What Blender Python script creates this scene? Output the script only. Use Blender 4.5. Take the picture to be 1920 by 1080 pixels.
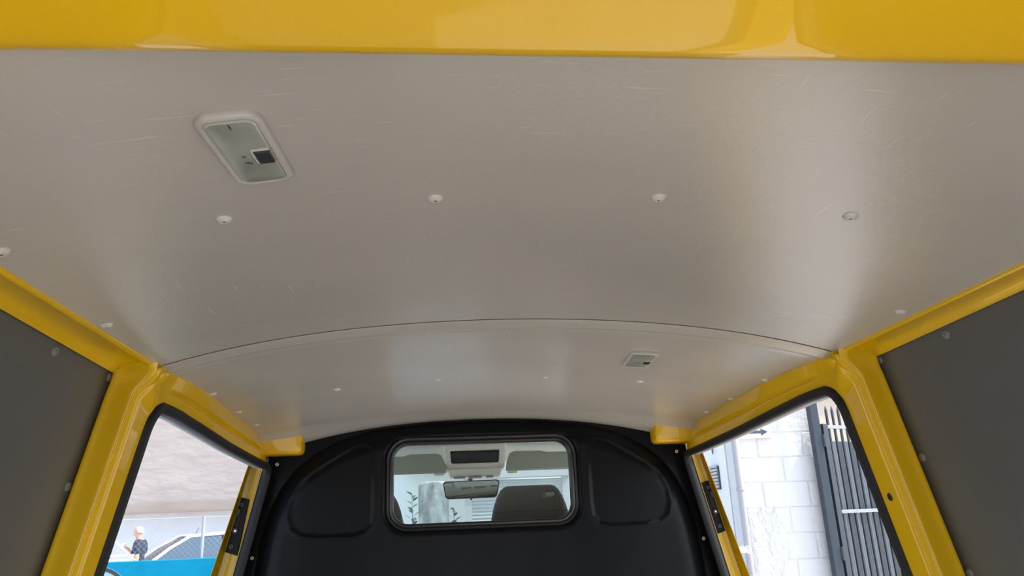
import bpy, bmesh, math, random
import numpy as np
from mathutils import Vector, Matrix

random.seed(7)
scene = bpy.context.scene
col = scene.collection
for o in list(bpy.data.objects):
    bpy.data.objects.remove(o)

# ------------------------------------------------------------------ camera
PITCH, YAW, ROLL = math.radians(17.621), math.radians(5.377), math.radians(-2.34)
fw = Vector((math.sin(YAW) * math.cos(PITCH), math.cos(YAW) * math.cos(PITCH), math.sin(PITCH)))
rt = Vector((math.cos(YAW), -math.sin(YAW), 0))
up = rt.cross(fw)
r2 = rt * math.cos(ROLL) + up * math.sin(ROLL)
u2 = up * math.cos(ROLL) - rt * math.sin(ROLL)
cam_data = bpy.data.cameras.new('camera')
cam_data.sensor_width = 36
cam_data.lens = 1387 / 1920 * 36
cam_data.clip_start = 0.02
cam = bpy.data.objects.new('camera', cam_data)
m = Matrix((r2, u2, -fw)).transposed().to_4x4()
m.translation = Vector((-0.123, 0, 1.58))
cam.matrix_world = m
col.objects.link(cam)
scene.camera = cam

# ------------------------------------------------------------------ world, sun, exposure
SUN_DIR = Vector((-0.60, 0.14, -0.79)).normalized()      # direction the light travels
world = bpy.data.worlds.new('sky')
scene.world = world
world.use_nodes = True
wn = world.node_tree
wn.nodes.clear()
wo = wn.nodes.new('ShaderNodeOutputWorld')
wb = wn.nodes.new('ShaderNodeBackground')
sky = wn.nodes.new('ShaderNodeTexSky')
sky.sky_type = 'NISHITA'
sky.sun_disc = False
sky.sun_elevation = math.asin(-SUN_DIR.z)
sky.sun_rotation = math.atan2(-SUN_DIR.x, -SUN_DIR.y)
sky.air_density = 1.0
sky.dust_density = 2.0
sky.ozone_density = 1.0
wb.inputs['Strength'].default_value = 0.42
wn.links.new(sky.outputs[0], wb.inputs[0])
wn.links.new(wb.outputs[0], wo.inputs[0])
sd = bpy.data.lights.new('sun', 'SUN')
sd.energy = 5.0
sd.angle = math.radians(0.6)
sd.color = (1.0, 0.95, 0.87)
so = bpy.data.objects.new('sun', sd)
so.rotation_euler = SUN_DIR.to_track_quat('-Z', 'Y').to_euler()
so.location = (6, -1.4, 8)
col.objects.link(so)
vs = scene.view_settings
vs.view_transform = 'Standard'
vs.look = 'None'
vs.gamma = 1
vs.use_curve_mapping = False
vs.exposure = 0.3
scene.display_settings.display_device = 'sRGB'


# ------------------------------------------------------------------ materials
def srgb(r, g, b):
    def f(c):
        c /= 255
        return c / 12.92 if c <= .04045 else ((c + .055) / 1.055) ** 2.4
    return (f(r), f(g), f(b), 1)


def mat(name, c, rough=.5, metal=0, coat=0, spec=.5, noise=None, bump=None, coat_rough=.03):
    """noise=(scale, amount, stretch) varies the colour, bump=(scale, strength, distance, stretch)"""
    mt = bpy.data.materials.new(name)
    mt.use_nodes = True
    nt = mt.node_tree
    b = nt.nodes['Principled BSDF']
    c = tuple(c) if len(c) == 4 else tuple(c) + (1,)
    b.inputs['Base Color'].default_value = c
    b.inputs['Roughness'].default_value = rough
    b.inputs['Metallic'].default_value = metal
    b.inputs['Coat Weight'].default_value = coat
    b.inputs['Coat Roughness'].default_value = coat_rough
    b.inputs['Specular IOR Level'].default_value = spec
    tc = nt.nodes.new('ShaderNodeTexCoord')

    def tex(scale, stretch, detail=4):
        mp = nt.nodes.new('ShaderNodeMapping')
        mp.inputs['Scale'].default_value = stretch
        nt.links.new(tc.outputs['Object'], mp.inputs[0])
        n = nt.nodes.new('ShaderNodeTexNoise')
        n.inputs['Scale'].default_value = scale
        n.inputs['Detail'].default_value = detail
        nt.links.new(mp.outputs[0], n.inputs[0])
        return n
    if noise:
        n = tex(noise[0], noise[2] if len(noise) > 2 else (1, 1, 1))
        rp = nt.nodes.new('ShaderNodeValToRGB')
        a = noise[1]
        rp.color_ramp.elements[0].position = .3
        rp.color_ramp.elements[1].position = .7
        rp.color_ramp.elements[0].color = tuple(x * (1 - a) for x in c[:3]) + (1,)
        rp.color_ramp.elements[1].color = tuple(min(1, x * (1 + a)) for x in c[:3]) + (1,)
        nt.links.new(n.outputs[0], rp.inputs[0])
        nt.links.new(rp.outputs[0], b.inputs['Base Color'])
    if bump:
        n = tex(bump[0], bump[3] if len(bump) > 3 else (1, 1, 1))
        bp = nt.nodes.new('ShaderNodeBump')
        bp.inputs['Strength'].default_value = bump[1]
        bp.inputs['Distance'].default_value = bump[2]
        nt.links.new(n.outputs[0], bp.inputs['Height'])
        nt.links.new(bp.outputs[0], b.inputs['Normal'])
    return mt


def glass(name, tint, fres=.06, rough=0.0):
    mt = bpy.data.materials.new(name)
    mt.use_nodes = True
    nt = mt.node_tree
    nt.nodes.clear()
    o = nt.nodes.new('ShaderNodeOutputMaterial')
    t = nt.nodes.new('ShaderNodeBsdfTransparent')
    t.inputs[0].default_value = tuple(tint) + (1,)
    g = nt.nodes.new('ShaderNodeBsdfGlossy')
    g.inputs['Roughness'].default_value = rough
    lw = nt.nodes.new('ShaderNodeFresnel')
    lw.inputs[0].default_value = 1.3
    mx = nt.nodes.new('ShaderNodeMixShader')
    nt.links.new(lw.outputs[0], mx.inputs[0])
    nt.links.new(t.outputs[0], mx.inputs[1])
    nt.links.new(g.outputs[0], mx.inputs[2])
    nt.links.new(mx.outputs[0], o.inputs[0])
    return mt


def headliner_mat():
    """grey painted hardboard with fine scuffs and a few scratches"""
    c = (.415, .385, .338)
    mt = mat('headliner_board', c, rough=.25, spec=.5)
    nt = mt.node_tree
    b = nt.nodes['Principled BSDF']
    tc = nt.nodes.new('ShaderNodeTexCoord')

    def noise(scale, stretch, rot, detail=3, lo=.6, hi=.75):
        mp = nt.nodes.new('ShaderNodeMapping')
        mp.inputs['Scale'].default_value = stretch
        mp.inputs['Rotation'].default_value = (0, 0, rot)
        nt.links.new(tc.outputs['Object'], mp.inputs[0])
        n = nt.nodes.new('ShaderNodeTexNoise')
        n.inputs['Scale'].default_value = scale
        n.inputs['Detail'].default_value = detail
        nt.links.new(mp.outputs[0], n.inputs[0])
        r = nt.nodes.new('ShaderNodeMapRange')
        r.inputs['From Min'].default_value = lo
        r.inputs['From Max'].default_value = hi
        nt.links.new(n.outputs[0], r.inputs[0])
        return n, r
    base = nt.nodes.new('ShaderNodeMix')
    base.data_type = 'RGBA'
    n0, r0 = noise(3.0, (1, 1, 1), 0, 5, .3, .7)
    base.inputs['A'].default_value = (c[0] * .93, c[1] * .94, c[2] * .95, 1)
    base.inputs['B'].default_value = (c[0] * 1.05, c[1] * 1.05, c[2] * 1.05, 1)
    nt.links.new(r0.outputs[0], base.inputs['Factor'])
    cur = base.outputs['Result']
    for k, (sc, st, ro, lo, hi, colr, amt) in enumerate([
            (16, (1, 14, 1), .5, .66, .74, (.60, .57, .52, 1), .55),
            (13, (16, 1, 1), .25, .67, .75, (.60, .57, .52, 1), .50),
            (22, (12, 1, 1), -.8, .69, .76, (.20, .18, .16, 1), .35)]):
        n, r = noise(sc, st, ro, 2, lo, hi)
        patch_n, patch = noise(2.6, (1, 1, 1), k, 2, .50, .66)
        mu = nt.nodes.new('ShaderNodeMath')
        mu.operation = 'MULTIPLY'
        nt.links.new(r.outputs[0], mu.inputs[0])
        nt.links.new(patch.outputs[0], mu.inputs[1])
        mu2 = nt.nodes.new('ShaderNodeMath')
        mu2.operation = 'MULTIPLY'
        mu2.inputs[1].default_value = amt
        nt.links.new(mu.outputs[0], mu2.inputs[0])
        mx = nt.nodes.new('ShaderNodeMix')
        mx.data_type = 'RGBA'
        nt.links.new(mu2.outputs[0], mx.inputs['Factor'])
        nt.links.new(cur, mx.inputs['A'])
        mx.inputs['B'].default_value = colr
        cur = mx.outputs['Result']
    nt.links.new(cur, b.inputs['Base Color'])
    n, r = noise(160, (1, 1, 1), 0, 2)
    bp = nt.nodes.new('ShaderNodeBump')
    bp.inputs['Strength'].default_value = .08
    bp.inputs['Distance'].default_value = .002
    nt.links.new(n.outputs[0], bp.inputs['Height'])
    nt.links.new(bp.outputs[0], b.inputs['Normal'])
    return mt


M = {}
M['yellow'] = mat('yellow_paint', (.67, .400, .0015), rough=.35, spec=.25, coat=.6, coat_rough=.02, bump=(220, .04, .001))
M['board'] = headliner_mat()
M['lining'] = mat('wall_lining_board', (.078, .078, .071), rough=.5, noise=(5, .06), bump=(180, .06, .001))
M['stud'] = mat('stud_plastic', (.50, .47, .42), rough=.45)
M['dark_stud'] = mat('dark_rivet', (.15, .15, .14), rough=.4)
M['hole'] = mat('dark_hole', (.01, .01, .01), rough=.7)
M['rubber'] = mat('black_rubber', (.010, .011, .012), rough=.6, spec=.3, bump=(90, .15, .001))
M['lip'] = mat('rubber_lip_sheen', (.30, .30, .32), rough=.4)  # black rubber painted grey to imitate the brightness it reflects
M['bulkhead'] = mat('black_moulded_plastic', (.0030, .0035, .0048), rough=.36, spec=.13, bump=(260, .10, .001), noise=(9, .25, (1, 1, .15)))
M['gasket'] = mat('window_gasket_rubber', (.008, .008, .009), rough=.35)
M['steel'] = mat('rivet_steel', (.75, .73, .68), rough=.3, metal=.8)
M['lamp_frame'] = mat('lamp_frame_plastic', (.39, .365, .33), rough=.38, noise=(30, .06))
M['lens'] = mat('lamp_lens', (.235, .245, .205), rough=.35, noise=(22, .25))
M['lens_rim'] = mat('lamp_lens_rim', (.34, .35, .31), rough=.2, coat=.5)
M['switch'] = mat('switch_black', (.008, .008, .009), rough=.4)
M['mark'] = mat('lamp_mark', (.05, .05, .045), rough=.6)
M['cab_grey'] = mat('cab_trim_grey', (.82, .84, .77), rough=.6, bump=(150, .1, .001))
M['visor'] = mat('visor_grey', (.34, .375, .32), rough=.6)
M['console_dark'] = mat('console_recess', (.035, .037, .036), rough=.35)
M['seat'] = mat('seat_fabric', (.075, .078, .082), rough=.85, bump=(700, .2, .0006))
M['mirror'] = mat('mirror_glass', (.55, .6, .6), rough=.03, metal=1)
M['mirror_body'] = mat('mirror_housing', (.05, .055, .055), rough=.4)
M['dash'] = mat('dashboard_plastic', (.40, .40, .39), rough=.6)
M['floor'] = mat('van_floor', (.62, .585, .52), rough=.6, noise=(6, .15), bump=(40, .2, .003))
M['cab_glass'] = glass('windscreen_glass', (.86, .94, .91))
M['pane'] = glass('partition_glass', (.94, .98, .96))
M['ground'] = mat('concrete_ground', (.60, .58, .54), rough=.9, noise=(1.2, .18), bump=(30, .3, .01))
M['stucco'] = mat('pale_stucco', (.385, .332, .300), rough=.95, noise=(1.1, .10, (.5, 1, 2.5)), bump=(2.2, .55, .05, (1, 1, 2.2)))
M['stucco_low'] = mat('pale_lower_wall', (.56, .57, .60), rough=.9, noise=(1.5, .05))
M['block'] = mat('white_painted_block', (.62, .615, .61), rough=.9, bump=(18, .5, .02))
M['plaster'] = mat('rough_white_plaster', (.62, .615, .61), rough=.95, bump=(24, .9, .03))
M['smooth_wall'] = mat('smooth_pale_wall', (.70, .70, .70), rough=.8, noise=(2, .06), bump=(8, .15, .01))
M['beige_wall'] = mat('beige_render', (.45, .40, .33), rough=.9, bump=(4, .6, .04))
M['pipe'] = mat('drainpipe_plastic', (.36, .35, .38), rough=.5)
M['gate_post'] = mat('gate_post_blue_grey', (.026, .036, .052), rough=.5)
M['gate'] = mat('gate_grey_paint', (.24, .27, .295), rough=.5, noise=(12, .12, (1, 1, .1)))
M['gate_bar'] = mat('gate_bar_grey', (.018, .022, .03), rough=.6)
M['sign'] = mat('sign_white', (.72, .72, .72), rough=.6)
M['arrow'] = mat('arrow_blue_grey', (.06, .075, .11), rough=.6)
M['cyan'] = mat('cyan_wall_paint', (.003, .20, .33), rough=.8, spec=.1, noise=(5, .10), bump=(25, .2, .005))
M['mural_dark'] = mat('mural_dark', (.025, .03, .035), rough=.7)
M['mural_pale'] = mat('mural_pale', (.22, .40, .46), rough=.7)
M['mural_blue'] = mat('mural_blue', (.04, .10, .30), rough=.7)
M['galv'] = mat('galvanised_steel', (.32, .33, .35), rough=.5)
M['wire'] = mat('fence_wire', (.42, .45, .50), rough=.5)
M['white_metal'] = mat('white_painted_metal', (.78, .77, .75), rough=.4)
M['car_white'] = mat('car_white_paint', (.78, .78, .77), rough=.3, coat=1)
M['car_glass'] = mat('car_glass_dark', (.008, .012, .02), rough=.25, spec=.25)
M['car_glass_blue'] = mat('car_glass_side', (.05, .085, .12), rough=.25, spec=.25)
M['tyre'] = mat('tyre_rubber', (.02, .02, .02), rough=.8)
M['skin'] = mat('skin', (.55, .29, .19), rough=.6)
M['hair'] = mat('grey_hair', (.42, .41, .39), rough=.9)
M['navy'] = mat('navy_cotton', (.022, .028, .055), rough=.9)
M['trouser'] = mat('dark_trousers', (.03, .03, .035), rough=.9)
M['cup'] = mat('white_paper', (.80, .77, .72), rough=.7)
M['weathered'] = mat('weathered_plaster', (.30, .315, .30), rough=.95, noise=(7, .65, (1, 1, .35)), bump=(10, .5, .02))
M['front_wall'] = mat('front_pale_wall', (.74, .76, .75), rough=.9, noise=(.8, .10))
M['shutter'] = mat('roller_shutter', (.46, .47, .46), rough=.6)
M['leaf'] = mat('plant_leaf', (.06, .10, .07), rough=.7)
M['far_roof'] = mat('far_roof_sheet', (.20, .23, .27), rough=.6)
M['paper_dark'] = mat('window_dark', (.05, .06, .08), rough=.3)
M['slat'] = mat('window_slat', (.42, .43, .42), rough=.6)


# ------------------------------------------------------------------ helpers
def link(o, parent=None):
    col.objects.link(o)
    if parent is not None:
        o.parent = parent
    return o


def tag(o, label=None, cat=None, group=None, kind=None):
    if label:
        o['label'] = label
    if cat:
        o['category'] = cat
    if group:
        o['group'] = group
    if kind:
        o['kind'] = kind
    return o


def empty(name, loc=(0, 0, 0), rz=0):
    o = bpy.data.objects.new(name, None)
    o.empty_display_size = .05
    o.location = loc
    o.rotation_euler = (0, 0, rz)
    return link(o)


class MB:
    """collects vertices and faces; build() links them as one mesh object"""
    def __init__(self):
        self.v, self.f = [], []

    def add(self, vs, fs):
        b = len(self.v)
        self.v += [tuple(p) for p in vs]
        self.f += [tuple(i + b for i in f) for f in fs]
        return self

    def grid(self, rows, closed_u=False, closed_v=False):
        nr, nc = len(rows), len(rows[0])
        fs = []
        for i in range(nr if closed_u else nr - 1):
            for j in range(nc if closed_v else nc - 1):
                a, b = i, (i + 1) % nr
                c, d = j, (j + 1) % nc
                fs.append((a * nc + c, b * nc + c, b * nc + d, a * nc + d))
        return self.add([p for r in rows for p in r], fs)

    def box(self, x0, x1, y0, y1, z0, z1):
        vs = [(x, y, z) for x in (x0, x1) for y in (y0, y1) for z in (z0, z1)]
        return self.add(vs, [(0, 1, 3, 2), (4, 6, 7, 5), (0, 4, 5, 1), (2, 3, 7, 6), (0, 2, 6, 4), (1, 5, 7, 3)])

    def prism(self, pts, a, b, axis='y'):
        """polygon pts (2-D) extruded from a to b along an axis: y -> (x,z), x -> (y,z), z -> (x,y)"""
        n = len(pts)
        def P(p, t):
            return {'y': (p[0], t, p[1]), 'x': (t, p[0], p[1]), 'z': (p[0], p[1], t)}[axis]
        vs = [P(p, a) for p in pts] + [P(p, b) for p in pts]
        fs = [tuple(range(n)), tuple(range(2 * n - 1, n - 1, -1))]
        fs += [(i, (i + 1) % n, n + (i + 1) % n, n + i) for i in range(n)]
        return self.add(vs, fs)

    def tube(self, pts, r, n=8, cap=True):
        pts = [Vector(p) for p in pts]
        rs = r if isinstance(r, (list, tuple)) else [r] * len(pts)
        rows = []
        for i, p in enumerate(pts):
            d = (pts[min(i + 1, len(pts) - 1)] - pts[max(i - 1, 0)]).normalized()
            a = Vector((0, 0, 1)) if abs(d.z) < .9 else Vector((1, 0, 0))
            u = d.cross(a).normalized()
            w = d.cross(u)
            rows.append([tuple(p + (u * math.cos(t) + w * math.sin(t)) * rs[i])
                         for t in [2 * math.pi * k / n for k in range(n)]])
        b = len(self.v)
        self.grid(rows, closed_v=True)
        if cap:
            self.f.append(tuple(b + k for k in range(n)))
            e = b + (len(rows) - 1) * n
            self.f.append(tuple(e + k for k in reversed(range(n))))
        return self

    def lathe(self, prof, n=16, axis=(0, 0, 1), origin=(0, 0, 0)):
        ax = Vector(axis).normalized()
        a = Vector((0, 0, 1)) if abs(ax.z) < .9 else Vector((1, 0, 0))
        u = ax.cross(a).normalized()
        w = ax.cross(u)
        o = Vector(origin)
        rows = []
        for r, h in prof:
            rows.append([tuple(o + ax * h + (u * math.cos(t) + w * math.sin(t)) * r)
                         for t in [2 * math.pi * k / n for k in range(n)]])
        return self.grid(rows, closed_v=True)

    def mesh(self, name):
        me = bpy.data.meshes.new(name)
        me.from_pydata(self.v, [], self.f)
        bm = bmesh.new()
        bm.from_mesh(me)
        bmesh.ops.remove_doubles(bm, verts=bm.verts, dist=1e-6)
        bmesh.ops.recalc_face_normals(bm, faces=bm.faces)
        bm.to_mesh(me)
        bm.free()
        return me

    def build(self, name, material, parent=None, smooth=None, bevel=None, subsurf=0, solid=None):
        me = self.mesh(name)
        me.materials.append(M[material])
        o = bpy.data.objects.new(name, me)
        link(o, parent)
        if solid:
            md = o.modifiers.new('thickness', 'SOLIDIFY')
            md.thickness = solid
            md.offset = 0
        if bevel:
            md = o.modifiers.new('bevel', 'BEVEL')
            md.width = bevel
            md.segments = 3
            md.limit_method = 'ANGLE'
            md.angle_limit = math.radians(35)
        if subsurf:
            md = o.modifiers.new('sub', 'SUBSURF')
            md.levels = md.render_levels = subsurf
        if smooth is not None:
            me.shade_smooth()
            me.set_sharp_from_angle(angle=math.radians(smooth))
        return o


def dup(src, parent=None, loc=None, rot=None, name=None):
    c = src.copy()
    if name:
        c.name = name
    link(c, parent)
    if loc is not None:
        c.location = loc
    if rot is not None:
        c.rotation_euler = rot
    return c


def lerp(t, ts, vs):
    return float(np.interp(t, ts, vs))


def rrect(w, h, r, n=6, cx=0, cy=0):
    """rounded rectangle outline, counter-clockwise"""
    pts = []
    for sx, sy, a0 in ((1, 1, 0), (-1, 1, 90), (-1, -1, 180), (1, -1, 270)):
        for k in range(n + 1):
            a = math.radians(a0 + 90 * k / n)
            pts.append((cx + sx * (w / 2 - r) + r * math.cos(a), cy + sy * (h / 2 - r) + r * math.sin(a)))
    return pts


# ------------------------------------------------------------------ shape of the van
KY = [.4, .8, .9, 1.1, 1.385, 1.6, 1.8, 2, 2.2, 2.6, 2.75, 2.82]


def zc(x, y):
    """height of the headliner"""
    b = lerp(y, KY, [1.94, 1.949, 1.951, 1.954, 1.958, 1.959, 1.96, 1.96, 1.96, 1.957, 1.952, 1.947])
    a = lerp(y, KY, [.16, .16, .16, .155, .145, .125, .11, .09, .08, .08, .14, .16])
    c = lerp(y, KY, [.12, .12, .12, .11, .105, .08, .06, .05, .035, .035, .07, .07])
    return b - a * x * x - c * x ** 4


def hw_edge(y):
    """half width of the headliner"""
    return lerp(y, [.3, .9, 1.1, 1.385, 1.6, 1.8, 2.0, 2.2, 2.4, 2.6, 2.75, 2.82],
                [.59, .617, .630, .647, .671, .689, .717, .741, .756, .768, .76, .76])


def hw_wall(z, y=2):
    """half width of the inner side wall"""
    h = .718 + .22 * (1.871 - z) if z > 1.3 else .8436 + .03 * (1.3 - z)
    if y < 1.37:
        h += (y - 1.37) * .08
    return h


FLOOR_Z = .62
SIDES = ((-1, 'left'), (1, 'right'))

# ---- ceiling
ceiling = empty('ceiling', (0, 1.4, FLOOR_Z))
tag(ceiling, 'grey curved headliner of two scuffed boards over the load bay', 'ceiling', kind='structure')


def cw(o, parent):
    """parent while keeping world coordinates (parents are unrotated empties)"""
    o.parent = parent
    o.matrix_parent_inverse = Matrix.Translation(parent.location).inverted()
    return o


def headliner(y0, y1, n, extra=None):
    ys = [y0 + (y1 - y0) * i / n for i in range(n + 1)]
    rows = []
    for y in ys:
        h = hw_edge(y) + .006
        rows.append([(h * u, y, zc(h * u, y) + (extra(y) if extra else 0)) for u in np.linspace(-1, 1, 49)])
    b = MB()
    b.grid(rows)
    top = [[(p[0], p[1], p[2] + .004) for p in r] for r in rows]
    b.grid(top)
    for a, c in ((rows[0], top[0]), (rows[-1], top[-1])):
        b.grid([a, c])
    b.grid([[r[0] for r in rows], [r[0] for r in top]])
    b.grid([[r[-1] for r in rows], [r[-1] for r in top]])
    return b


rear_board = cw(headliner(.36, 1.3810, 40).build('headliner_board', 'board', None, smooth=40), ceiling)
rear_board['label'] = 'scuffed grey headliner board nearest the tailgate'
front_board = cw(headliner(1.443, 2.81, 56, lambda y: .004 * math.exp(-((y - 1.443) / .012) ** 2)).build('headliner_board', 'board', None, smooth=40), ceiling)
front_board['label'] = 'grey headliner board between seam and black bulkhead'
# the lighter overlapping lip along the seam
b = MB()
rows = []
for y, dz in ((1.3880, .004), (1.3884, -.0002), (1.392, -.0010), (1.41, -.0028), (1.43, -.0046), (1.4400, -.0055), (1.4430, -.0045), (1.4470, .004)):
    h = hw_edge(y) + .004
    rows.append([(h * u, y, zc(h * u, y) + dz) for u in np.linspace(-1, 1, 49)])
b.grid(rows)
cw(b.build('seam_lip', 'board', None, smooth=50), ceiling)
b = MB()     # added black strip standing in for the shade inside the open seam
rows = []
for y in (1.3795, 1.3895):
    h = hw_edge(y)
    rows.append([(h * u, y, zc(h * u, y) + .0006) for u in np.linspace(-1, 1, 49)])
b.grid(rows)
cw(b.build('seam_shade_strip', 'rubber', None, smooth=50), ceiling)

# push studs
stud_mb = MB().lathe([(.0001, -.0042), (.0015, -.0042), (.0020, -.0050), (.0045, -.0048), (.0075, -.0034), (.0095, -.0008), (.0098, .001)], 18)
stud_mesh = stud_mb.mesh('push_stud')
stud_mesh.materials.append(M['stud'])
stud_mesh.shade_smooth()
stud_hole = MB().lathe([(.0001, -.0006), (.0017, -.0006), (.0019, .0004)], 10).mesh('stud_hole')
stud_hole.materials.append(M['mark'])


def ceil_normal(x, y):
    e = .01
    return Vector((-(zc(x + e, y) - zc(x - e, y)) / (2 * e), -(zc(x, y + e) - zc(x, y - e)) / (2 * e), 1)).normalized()


# boards sit under the ceiling empty: work out child inverses explicitly
bpy.context.view_layer.update()


def cwb(o, parent):
    o.parent = parent
    o.matrix_parent_inverse = parent.matrix_world.inverted()
    return o


def stud(x, y, board, dz=.0005):
    o = bpy.data.objects.new('push_stud', stud_mesh)
    link(o)
    o.location = (x, y, zc(x, y) + dz)
    o.rotation_euler = ceil_normal(x, y).to_track_quat('Z', 'Y').to_euler()
    o2 = bpy.data.objects.new('stud_hole', stud_hole)
    link(o2)
    o2.location = o.location - ceil_normal(x, y) * .00415
    o2.rotation_euler = o.rotation_euler
    cwb(o2, board)
    return cwb(o, board)


for x, y in ((-.375, .806), (-.134, .797), (.133, .796), (.375, .804), (-.595, .781), (.595, .781), (-.618, 1.091), (.610, 1.096)):
    stud(x, y, rear_board)
for x, y, dz in ((-.418, 2.02, .001), (-.146, 1.995, .0035), (.148, 2.0, .0035), (.414, 2.011, .001), (-.672, 1.786, .001), (-.708, 2.146, .001),
                 (-.722, 2.41, .001), (.670, 1.774, .001), (.716, 2.13, .001), (.733, 2.396, .001), (-.655, 1.62, .001)):
    if x == -.655:
        continue
    stud(x, y, front_board, dz)


# ---- dome lamps
def dome_lamp(x, y, w, l, rz, label, dirty):
    root = empty('dome_lamp', (x, y, zc(x, y)))
    tag(root, label, 'ceiling lamp', 'dome lamps on the headliner')
    n = ceil_normal(x, y)
    q = Vector((0, 0, 1)).rotation_difference(n) @ Matrix.Rotation(rz, 3, 'Z').to_quaternion()
    root.rotation_euler = q.to_euler()
    # frame: rounded ring hanging below the board (local -z is down)
    prof = [(0, .0005), (0, -.0034), (.0016, -.0056), (.0040, -.0066), (.0062, -.0064), (.0074, -.0055), (.0078, -.0040)]
    rows = []
    for ins, z in prof:
        rr = max(.004, .016 - ins)
        rows.append([(px, py, z) for px, py in rrect(w - 2 * ins, l - 2 * ins, rr, 6)])
    MB().grid(rows, closed_v=True).build('lamp_frame', 'lamp_frame', root, smooth=40)
    # lens: shallow dome inside the ring
    rows = []
    iw, il = w - .0156, l - .0156
    for k, (ins, z) in enumerate(((0, -.0040), (.0008, -.0060), (.0028, -.0068), (.012, -.0074), (.0175, -.0075))):
        rows.append([(px, py, z) for px, py in rrect(iw - 2 * ins, il - 2 * ins, max(.0015, .009 - ins), 6)])
    b = MB()
    b.grid(rows, closed_v=True)
    nb = len(rows[0])
    b.f.append(tuple(range(len(b.v) - nb, len(b.v))))
    lens = b.build('lens', 'lens', root, smooth=40)
    rows = []
    for ins, z in ((-.0004, -.0058), (.0004, -.0066), (.0014, -.0070), (.0020, -.0066)):
        rows.append([(px, py, z) for px, py in rrect(iw - 2 * ins, il - 2 * ins, .008, 6)])
    MB().grid(rows, closed_v=True).build('lens_rim', 'lens_rim', lens, smooth=40)
    # switch with its surround on the inboard long side
    sx = iw / 2 - .0085
    MB().box(sx - .0095, sx + .0085, -.010, .018, -.0088, -.005).build('switch_surround', 'lens_rim', root, bevel=.0015)
    MB().box(sx - .0068, sx + .0082, -.008, .015, -.0106, -.007).build('switch', 'switch', root, bevel=.0012)
    # printed marks: a ring (off) and a small door symbol
    b = MB()
    rows = [[(sx - .018 + r * math.cos(t), .002 + r * math.sin(t), -.0079) for t in np.linspace(0, 2 * math.pi, 15)[:-1]] for r in (.0012, .0020)]
    b.grid(rows, closed_v=True)
    b.box(sx - .0185, sx - .0165, .013, .0165, -.0080, -.0076)
    b.box(sx - .0162, sx - .0142, .0145, .0180, -.0080, -.0076)
    b.box(sx - .0205, sx - .0190, .0140, .0150, -.0080, -.0076)
    b.build('printed_marks', 'mark', lens)
    b = MB().box(-.0006, .0006, -il / 2 + .003, -il / 2 + .011, -.0078, -.0072)
    b.build('lens_notch', 'mark', lens)
    return root


dome_lamp(-.309, .6475, .060, .138, math.radians(-2.5), 'large oblong dome lamp with black switch nearest the tailgate', True)
dome_lamp(.340, 1.716, .066, .168, math.radians(-4), 'small far dome lamp on the headliner ahead of the seam', False)

# ---- tailgate header beam across the top of the view
b = MB()
prof = [(.462, 1.955), (.4615, 1.915), (.460, 1.906), (.456, 1.9015), (.450, 1.8995), (.443, 1.8990), (.432, 1.8996), (.41, 1.9010),
        (.36, 1.9035), (.30, 1.9040), (.22, 1.902), (.15, 1.896), (.11, 1.893), (.09, 1.900), (.085, 1.93), (.09, 2.02)]
rows = []
for y, z in prof:
    rows.append([(x, y + .004 * (x / .7) ** 2, z + min(0, zc(x, .46) - .006 - 1.9)) for x in np.linspace(-.90, .90, 45)])
b.grid(rows)
hd = b.build('trim_1', 'yellow', None, smooth=45)
tag(hd, 'glossy yellow tailgate header beam across the top', 'body frame', kind='structure')

# ---- raised tailgate above and behind the viewpoint
b = MB()
rows = []
for t, y, z in ((0, .06, 2.03), (.1, -.06, 2.08), (.5, -.55, 2.20), (.9, -1.02, 2.31), (1, -1.12, 2.30)):
    rows.append([(x, y, z - .03 * (abs(x) / .75) ** 3) for x in np.linspace(-.76, .76, 13)])
b.grid(rows)
tg = b.build('door_3', 'yellow', None, smooth=40, solid=.05)
tag(tg, 'yellow tailgate raised over the rear opening', 'tailgate', kind='structure')

# ---- side walls
def rivet_mesh(name, material, r, h):
    mb = MB().lathe([(.0001, h), (r * .25, h), (r * .30, h * .6), (r * .45, h * .9), (r * .8, h * .7), (r, 0)], 16)
    me = mb.mesh(name)
    me.materials.append(M[material])
    me.shade_smooth()
    return me


lining_rivet = rivet_mesh('lining_rivet', 'dark_stud', .0085, .004)
pin = MB().lathe([(.0001, .0035), (.0024, .0035)], 10).mesh('rivet_hole')
pin.materials.append(M['hole'])


def hw_door(z, y):
    """half width of the door frame plane: it stands proud of the lining at the rear pillar"""
    return hw_wall(z) + lerp(y, [1.44, 1.7, 2.1, 2.7], [-.047, -.025, -.005, .010])


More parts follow.
